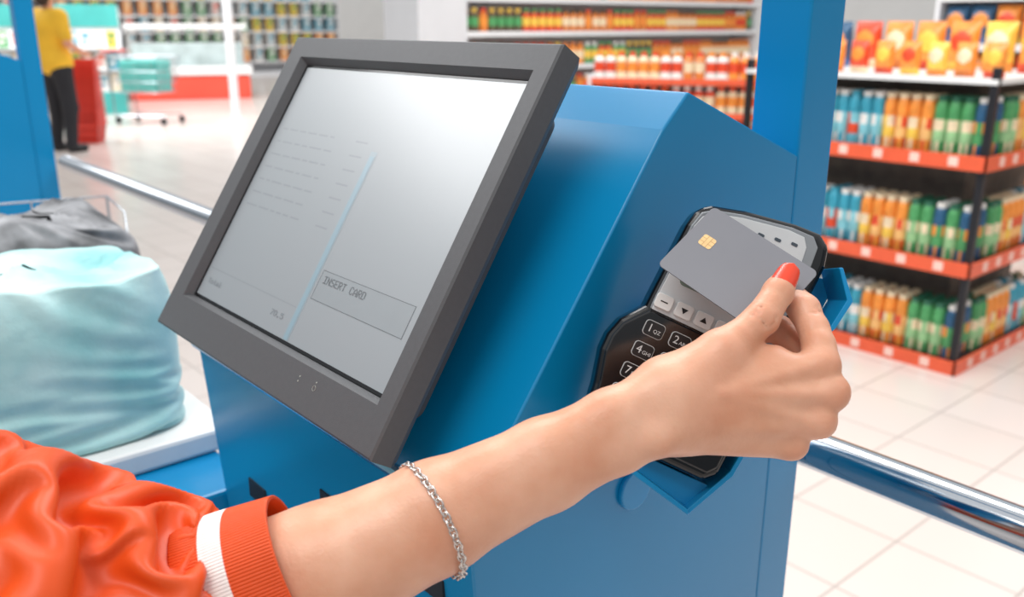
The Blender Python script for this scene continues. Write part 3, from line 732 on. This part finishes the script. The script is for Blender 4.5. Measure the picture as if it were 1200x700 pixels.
# teal promotional stands near the trolley
TS=mat('teal_panel',(70,170,165),.5,0,.1,3)
for i,(x,y) in enumerate(((-15.8,4.6),(-16.6,3.4),(-18.2,5.4))):
    E=empty('display_stand',(x,y,-H),'white display stand with teal header panel and packs','display stand')
    Me=Matrix.Translation((x,y,-H))@Matrix.Rotation(math.radians(70),4,'Z')
    box('back_board',(-.5,.3,0),(.5,.33,1.7),WHITEM,E,M=Me); box('header',(-.5,.27,1.35),(.5,.3,1.7),TS if i<2 else WHITEP,E,M=Me); box('base',(-.5,-.3,0),(.5,.3,.35),TS,E,M=Me)
    for z in (.36,.7,1.03):
        box('shelf',(-.5,-.28,z-.02),(.5,.3,z),WHITEM,E,M=Me)
        for k in range(5): place(cool[(k+i*2+int(z*10))%6],'food_box','teal and white packs on the display stand',Me@Vector((-.38+.19*k,-.1,z+.001)),math.radians(70),'packs on the display stands')
# produce island
I=empty('produce_stand',(-18,7.1,-H),'red and white produce display case standing in the aisle','produce stand')
Mi=Matrix.Translation((-18,7.1,-H))@Matrix.Rotation(math.radians(70),4,'Z')
RP=mat('red_panel',(225,80,60),.5,0,.05,4)
box('stand_base',(-1.1,-.6,0),(1.1,.6,.45),RP,I,M=Mi,bevel=.03)
box('counter',(-1.15,-.65,.45),(1.15,.65,.62),WHITEP,I,M=Mi,bevel=.02)
box('glass_cover',(-1.0,-.5,.62),(1.0,.5,1.05),mat('frosted_cover',(175,190,190),.2,0,.25,3),I,M=Mi,bevel=.02)
box('canopy',(-1.1,-.6,1.30),(1.1,.6,1.40),WHITEP,I,M=Mi)
for x in (-1.05,1.0): box('post',(x,-.03,.6),(x+.05,.03,1.31),WHITEP,I,M=Mi)
# baskets
RED=mat('red_basket_plastic',(225,58,42),.4,0,.05,8)
def basket_mesh():
    g=G()
    a=[(-.155,-.11,0),(.155,-.11,0),(.155,.11,0),(-.155,.11,0)]; b=[(-.195,-.145,.24),(.195,-.145,.24),(.195,.145,.24),(-.195,.145,.24)]
    g.add(a,[(3,2,1,0)])
    N=10
    for k in range(4):
        p0,p1,q0,q1=[Vector(x) for x in (a[k],a[(k+1)%4],b[k],b[(k+1)%4])]
        for i in range(N):
            if i%2: continue
            s0,s1=i/N,(i+1)/N
            g.add([p0.lerp(p1,s0),p0.lerp(p1,s1),q0.lerp(q1,s1),q0.lerp(q1,s0)],[(0,1,2,3)])
        for z0,z1 in ((0,.2),(.42,.55),(.82,1)):
            g.add([p0.lerp(q0,z0),p1.lerp(q1,z0),p1.lerp(q1,z1),p0.lerp(q0,z1)],[(0,1,2,3)])
    v,f=tube([(-.2,-.15,.24),(.2,-.15,.24),(.2,.15,.24),(-.2,.15,.24)],.012,6,True); g.add(v,f)
    return mesh_from(g,'shopping_basket',[RED])
bmesh_=basket_mesh()
for i in range(13):
    o=bpy.data.objects.new('shopping_basket',bmesh_); COL.objects.link(o); o.location=(-11.9,3.34,-H+.001+i*.062); o.rotation_euler=(0,0,.9+.02*i)
    o['label']='red plastic shopping basket nested in a tall stack'; o['category']='basket'; o['group']='stack of red shopping baskets'
# trolley
T=empty('shopping_trolley',(-13.7,4.75,-H),'wire shopping trolley filled with teal goods','shopping cart')
Mt=Matrix.Translation((-13.7,4.75,-H))@Matrix.Rotation(.6,4,'Z')
g=G()
for z in (.45,.6,.75,.95):
    k=.8+.2*(z-.45)/.5
    v,f=tube([(-.4*k,-.27*k,z),(.4*k,-.27*k,z),(.4*k,.27*k,z),(-.4*k,.27*k,z)],.008,6,True); g.add(v,f)
for a in np.linspace(-1,1,9):
    for s in (-1,1):
        v,f=tube([(a*.32,s*.216,.45),(a*.4,s*.27,.95)],.005,5); g.add(v,f); v,f=tube([(s*.32,a*.216,.45),(s*.4,a*.27,.95)],.005,5); g.add(v,f)
for s in (-1,1):
    v,f=tube([(-.4,s*.25,.1),(-.42,s*.25,.95),(-.5,s*.25,1.02)],.012,6); g.add(v,f); v,f=tube([(-.4,s*.25,.12),(.4,s*.2,.12)],.012,6); g.add(v,f)
mesh_obj('wire_frame',g.v,g.f,CHROME,T,M=Mt)
v,f=tube([(-.5,-.27,1.02),(-.5,.27,1.02)],.018,8); mesh_obj('push_handle',v,f,RED,T,M=Mt)
box('teal_load',(-.3,-.2,.46),(.3,.2,.9),mat('teal_goods',(90,190,180),.6,0,.2,5),T,M=Mt,bevel=.03)
for x in (-.38,.38):
    for y in (-.22,.22):
        g=G(); v,f=tube([(x,y-.012,.05),(x,y+.012,.05)],.05,12); g.add(v,f); mesh_obj('wheel',g.v,g.f,BLACK,T,M=Mt)

# shopper
SP=empty('person',(-11.2,2.9,-H),'person in yellow shirt and black trousers standing with a basket stack','person')
Ms=Matrix.Translation((-11.2,2.9,-H))@Matrix.Rotation(math.radians(20),4,'Z')
fb=Field((-.45,-.35,-.05),(.45,.5,1.95),.018)
def grp(lst,k):
    F=None
    for a,b,ra,rb in lst:
        c=fb.cap(a,b,ra,rb); F=c if F is None else smin(F,c,k)
    return F
legs=[((s*.10,0,.92),(s*.12,.03,.5),.095,.065) for s in (-1,1)]+[((s*.12,.03,.5),(s*.13,-.02,.1),.062,.045) for s in (-1,1)]+[((s*.13,-.03,.05),(s*.14,.13,.04),.045,.035) for s in (-1,1)]
tor=[((-.07,0,1.0),(.07,0,1.0),.13,.13),((0,0,1.0),(0,0,1.35),.14,.15),((-.15,0,1.48),(.15,0,1.48),.07,.07),((-.08,0,1.38),(.08,0,1.38),.12,.12)]
arms=[((s*.20,0,1.48),(s*.27,.0,1.2),.055,.045) for s in (-1,1)]+[((s*.27,0,1.2),(s*.2,.24,1.08),.043,.03) for s in (-1,1)]+[((s*.2,.24,1.08),(s*.18,.33,1.07),.035,.025) for s in (-1,1)]
head=[((0,0,1.5),(0,.02,1.64),.055,.055),((0,.01,1.72),(0,.02,1.77),.085,.095),((0,.10,1.71),(0,.125,1.70),.012,.014),((-.085,0,1.73),(-.09,0,1.75),.02,.02),((.085,0,1.73),(.09,0,1.75),.02,.02)]
F=smin(smin(grp(legs,.04),grp(tor,.06),.05),smin(grp(arms,.03),grp(head,.02),.03),.03)
field_obj('body',F,fb,SKIN,SP,M=Ms,smooth_it=1)
YS=mat('yellow_shirt',(245,190,50),.8,0,.08,6); TRO=mat('black_trousers',(35,35,40),.8,0,.1,6); HAIR=mat('dark_hair',(50,35,28),.6,0,.2,30)
tor2=[(a,b,ra+.02,rb+.02) for a,b,ra,rb in tor]+[((s*.20,0,1.48),(s*.255,.0,1.27),.075,.068) for s in (-1,1)]
field_obj('shirt',grp(tor2,.06),fb,YS,SP,M=Ms,smooth_it=1)
field_obj('trousers',grp([(a,b,ra+.018,rb+.022) for a,b,ra,rb in legs[:4]]+[((-.07,0,.95),(.07,0,.95),.125,.125)],.04),fb,TRO,SP,M=Ms,smooth_it=1)
field_obj('shoe',grp([(a,b,ra+.012,rb+.012) for a,b,ra,rb in legs[4:5]],.02),fb,BLACK,SP,M=Ms,smooth_it=1)
field_obj('shoe',grp([(a,b,ra+.012,rb+.012) for a,b,ra,rb in legs[5:]],.02),fb,BLACK,SP,M=Ms,smooth_it=1)
field_obj('hair',grp([((0,-.02,1.76),(0,-.01,1.80),.10,.10),((0,-.05,1.65),(0,-.04,1.75),.07,.09)],.03),fb,HAIR,SP,M=Ms,smooth_it=1)

# ================= lights =================
w=bpy.data.worlds.new('world'); SC.world=w; w.use_nodes=True; nt=w.node_tree; bg=nt.nodes['Background']
tc=nt.nodes.new('ShaderNodeTexCoord'); sp=nt.nodes.new('ShaderNodeSeparateXYZ'); rp=nt.nodes.new('ShaderNodeValToRGB')
ma=nt.nodes.new('ShaderNodeMath'); ma.operation='MULTIPLY_ADD'; ma.inputs[1].default_value=.5; ma.inputs[2].default_value=.5
nt.links.new(tc.outputs['Generated'],sp.inputs[0]); nt.links.new(sp.outputs['Z'],ma.inputs[0]); nt.links.new(ma.outputs[0],rp.inputs['Fac']); nt.links.new(rp.outputs['Color'],bg.inputs['Color'])
els=[(0,(.5,.48,.46)),(.44,(.42,.41,.40)),(.49,(.22,.24,.26)),(.60,(.24,.27,.29)),(.70,(.85,.88,.9)),(1,(1,1,1))]
rp.color_ramp.elements[0].position=0; rp.color_ramp.elements[0].color=els[0][1]+(1,)
rp.color_ramp.elements[1].position=1; rp.color_ramp.elements[1].color=els[-1][1]+(1,)
for p_,c_ in els[1:-1]:
    e=rp.color_ramp.elements.new(p_); e.color=c_+(1,)
bg.inputs['Strength'].default_value=.96
def area(loc,target,size,en,col=(1,1,1)):
    l=bpy.data.lights.new('ceiling_lamp','AREA'); l.shape='RECTANGLE'; l.size,l.size_y=size; l.energy=en; l.color=col
    o=bpy.data.objects.new('ceiling_lamp',l); COL.objects.link(o); o.location=loc
    o.rotation_euler=(Vector(target)-Vector(loc)).to_track_quat('-Z','Y').to_euler(); return o
area((-1.5,1.5,2.0),(-.5,.4,-.3),(2.5,.5),45)
area((-.2,-.7,1.9),(-.4,.35,-.3),(1.4,.5),24,(1,.97,.93))
area((-3.0,-.35,1.75),(-.6,.35,-.15),(1.6,.9),19)
area((-1.5,2.5,2.2),(-2,4.5,-1),(3,1),88)
area((-14,4,3.4),(-16,5,-1.4),(8,4),620)
area((-5,5.0,2.6),(-5.5,7,-.6),(3,2),150)
SC.view_settings.view_transform='Standard'; SC.view_settings.exposure=0
# raise everything so the floor is at z=0
for o in SC.objects:
    if o.parent is None: o.location.z+=H
print('done')
